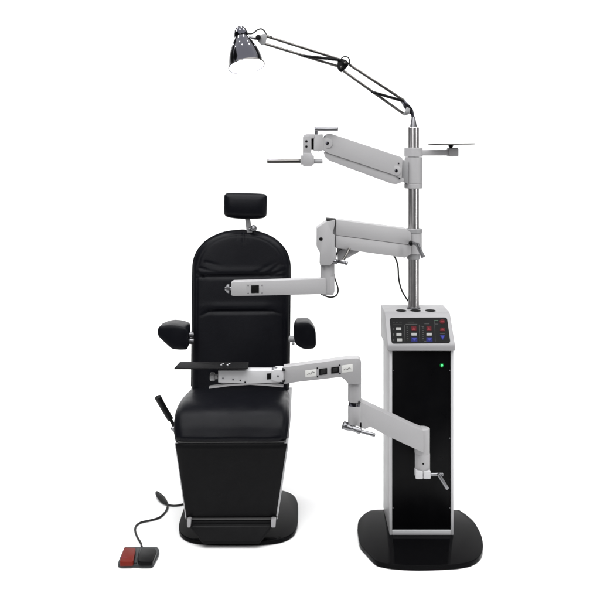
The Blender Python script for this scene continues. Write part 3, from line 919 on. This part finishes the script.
obj('spring', [spring(A(373.2, 92.4, -0.018), A(402.4, 100.8, -0.018), 0.0062, 30), cyl(A(371.0, 91.8, -0.018), A(404.2, 101.4, -0.018), 0.0048)], 'black', lamp)
ej = obj('elbow_joint', [prism([(338.0, 60.0), (341.5, 58.4), (345.8, 60.0), (349.4, 63.2), (347.6, 66.6), (344.2, 69.6), (341.6, 72.2), (338.8, 70.4), (337.2, 66.6)], yy(343) - 0.014, 0.028, 0.003, r=0.8),
                         cyl(A(345.4, 62.8, -0.026), A(345.4, 62.8, 0.026), 0.0125), cyl(A(341.2, 67.4, -0.024), A(341.2, 67.4, 0.024), 0.0115)], 'black', lamp)
obj('wing_nut', [cyl(A(345.4, 62.8, -0.034), A(345.4, 62.8, -0.024), 0.0075), cyl(A(341.2, 67.4, -0.030), A(341.2, 67.4, -0.022), 0.006)], 'rod', ej)
obj('upper_rod', [cyl(A(341.6, 60.2), A(264.6, 35.6), R1), cyl(A(340.2, 67.0), A(263.6, 43.4), R1)], 'rod', lamp)
obj('spring', [spring(A(304.0, 56.2, -0.018), A(338.4, 59.8, -0.018), 0.0062, 34), cyl(A(300.5, 55.6, -0.018), A(341.2, 60.2, -0.018), 0.0048)], 'black', lamp)
hj = obj('head_joint', [prism([(261.6, 34.2), (265.6, 33.4), (267.0, 36.2), (265.4, 43.8), (261.8, 45.2), (257.6, 40.8), (257.6, 36.4)], yy(262) - 0.008, 0.016, 0.002, r=0.8)], 'ring', lamp)
obj('knob', [cyl(A(258.2, 37.4, -0.034), A(258.2, 37.4, 0.02), 0.0125, 0.0125, 0.003)], 'black', hj)
# shade: bell lathe
ax_top = U(239.8, 26.6, YL)
d2 = math.radians(10.5)
tip = math.radians(17)
axd = Vector((math.sin(d2) * math.cos(tip), -math.sin(tip), -math.cos(d2) * math.cos(tip))).normalized()
SL = 0.205
outer = [(0.0, 0.002), (0.002, 0.013), (0.008, 0.0215), (0.020, 0.0285), (0.036, 0.0325), (0.0545, 0.0345), (0.056, 0.0335), (0.0575, 0.0355), (0.075, 0.0425), (0.095, 0.052), (0.120, 0.0635), (0.150, 0.0735), (0.180, 0.0795), (SL, 0.0835), (SL + 0.0015, 0.0845)]
inner = [(SL + 0.0015, 0.0825), (0.180, 0.0775), (0.150, 0.0715), (0.120, 0.0615), (0.095, 0.050), (0.075, 0.0405), (0.060, 0.0345)]
sh = obj('lamp_shade', lathe(ax_top, ax_top + axd, outer, 56, cap=False), 'lamp_shell', lamp, smooth=50)
obj('reflector', lathe(ax_top, ax_top + axd, [(SL + 0.0012, 0.0842)] + inner + [(0.060, 0.002)], 56, cap=False), 'reflector', sh, smooth=50)
a_, b_ = frame_of(axd)
for zz, rr, nn, wd, ph in ((0.012, 0.0245, 10, 0.0026, 0.0), (0.026, 0.0302, 10, 0.003, 0.3), (0.040, 0.0330, 10, 0.003, 0.0)):
    pass
# vent slots round the shade; material glow imitates bulb light leaking through
vs = []
for row, (z0, z1, n_, w_) in enumerate(((0.010, 0.020, 10, 0.0017), (0.024, 0.034, 10, 0.0019), (0.060, 0.074, 10, 0.0019), (0.098, 0.105, 9, 0.0020), (0.120, 0.127, 12, 0.0018))):
    def rad(z):
        for (t0, r0), (t1, r1) in zip(outer, outer[1:]):
            if t0 <= z <= t1:
                return r0 + (r1 - r0) * (z - t0) / (t1 - t0)
        return outer[-1][1]
    for k in range(n_):
        an = 2 * math.pi * (k + 0.5 * (row % 2)) / n_
        dr = a_ * math.cos(an) + b_ * math.sin(an)
        sd = axd.cross(dr).normalized()
        p0 = ax_top + axd * z0 + dr * (rad(z0))
        p1 = ax_top + axd * z1 + dr * (rad(z1))
        vs.append(solid([p0 - sd * w_ + dr * 0.0004, p0 + sd * w_ + dr * 0.0004, p1 + sd * w_ + dr * 0.0004, p1 - sd * w_ + dr * 0.0004],
                        [p0 - sd * w_ - dr * 0.002, p0 + sd * w_ - dr * 0.002, p1 + sd * w_ - dr * 0.002, p1 - sd * w_ - dr * 0.002]))
for v_ in vs:
    obj('vent_slot', v_, 'vent', sh)
obj('rim', lathe(ax_top, ax_top + axd, [(SL - 0.002, 0.0838), (SL - 0.002, 0.0856), (SL + 0.001, 0.0868), (SL + 0.0038, 0.0862), (SL + 0.0038, 0.0828), (SL + 0.001, 0.0826)], 56, cap=False), 'rod', sh, smooth=50)
pc = ax_top + axd * 0.118
bm = bmesh.new()
bmesh.ops.create_uvsphere(bm, u_segments=24, v_segments=14, radius=0.034)
for v in bm.verts:
    v.co += pc
obj('bulb', bm, 'bulb', sh)
obj('head_stub', [cyl(ax_top + axd * 0.044, A(258.2, 39.4), 0.0072, 0.0062)], 'chrome', lamp)
obj('lamp_cable', [tube([U(246.6, 33.0, YL), U(249.8, 33.8, YL), U(253.4, 33.0, yy(254)), U(257.4, 30.0, yy(257)), U(261.2, 28.9, yy(261)), U(264.4, 31.2, yy(264)), U(267, 35.2, yy(267)), U(272.0, 37.2, yy(272) - 0.006)], 0.0034, 8)], 'rubber', lamp)
obj('lamp_cable', [tube([A(341.0, 59.6, -0.01), A(342.2, 57.6, -0.02), A(345.0, 56.6, -0.025), A(348.2, 57.6, -0.02), A(349.6, 60.6, -0.012), A(349.6, 63.8, -0.008), A(351.6, 66.0, -0.008)], 0.0030, 8)], 'rubber', lamp)

# the lamp's own light
ld_ = bpy.data.lights.new("bulb_light", 'POINT')
ld_.energy = 1.2
ld_.shadow_soft_size = 0.03
ld_.color = (0.9, 0.9, 1.0)
lo = bpy.data.objects.new("bulb_light", ld_)
C.objects.link(lo)
lo.location = ax_top + axd * 0.165

# ================================================================== FOOT SWITCH
fs = thing('foot_switch', 'small grey foot switch with red and black pedals on the floor left of the chair', 'foot switch',
           (-0.74, 3.76, 0))


def G(x, y, z):
    Y = groundY(y, z)
    return Vector(((x - 300) * Y / F, Y, z))


def slab(pts, z0, z1, bev, r):
    # outline given where the TOP shows
    p = roundpoly(pts, r, 4)
    top = [G(x, y, z1) for x, y in p]
    return solid(top, [Vector((v.x, v.y, z0)) for v in top], bev, 3)


hs = obj('housing', [slab([(124.6, 546.4), (157.4, 546.6), (159.6, 550.0), (159.0, 553.6), (155.4, 561.0), (152.8, 565.0), (118.0, 564.8), (118.2, 561.2)], 0.001, 0.014, 0.003, 1.4)], 'pedal_body', fs)
obj('pedal', [slab([(124.0, 547.2), (135.8, 547.6), (133.2, 561.4), (119.4, 561.6)], 0.013, 0.034, 0.005, 1.4)], 'pedal_red', hs, label='red pedal')
obj('pedal', [slab([(141.0, 548.0), (155.6, 548.2), (157.2, 551.0), (152.6, 561.4), (138.6, 561.6), (138.0, 556.5)], 0.013, 0.034, 0.005, 1.8)], 'panel', hs, label='black pedal')
obj('divider', [slab([(136.6, 547.6), (139.6, 547.8), (136.6, 562.6), (134.0, 562.6)], 0.013, 0.020, 0.002, 0.6)], 'pedal_body', hs)
obj('pedal_stripe', [slab([(121.0, 557.3), (127.0, 557.2), (126.9, 557.9), (120.9, 558.0)], 0.0335, 0.0344, 0, 0.2)], 'redlight', hs)
cz = 0.006
cpts = [(142.0, 547.2), (140.8, 543.0), (137.6, 537.5), (135.2, 531.0), (136.0, 526.0), (141.0, 522.4), (150.0, 520.4), (159.0, 517.6), (164.8, 512.6), (167.4, 507.0), (167.0, 502.8),
        (163.6, 497.0), (158.8, 493.0), (156.4, 492.2), (157.0, 495.8), (161.0, 501.0), (166.2, 504.2), (172.6, 505.6), (179.0, 505.2), (186.0, 503.4), (196, 501), (206, 500)]
hts = [0.012] + [cz] * 8 + [0.010, 0.014, 0.020, 0.022, 0.022, 0.018, 0.012, 0.008] + [cz] * 5
cb = obj('cable', tube([G(x, y, h) for (x, y), h in zip(cpts, hts)], 0.0048, 10, 8), 'rubber', fs)
obj('cable_sleeve', [tube([G(156.8, 493.4, 0.02), G(161.4, 498.2, 0.016), G(166.4, 503.6, 0.012)], lambda t: 0.006 + 0.007 * math.sin(math.pi * t) ** 0.8, 12, 10)], 'rubber', cb)
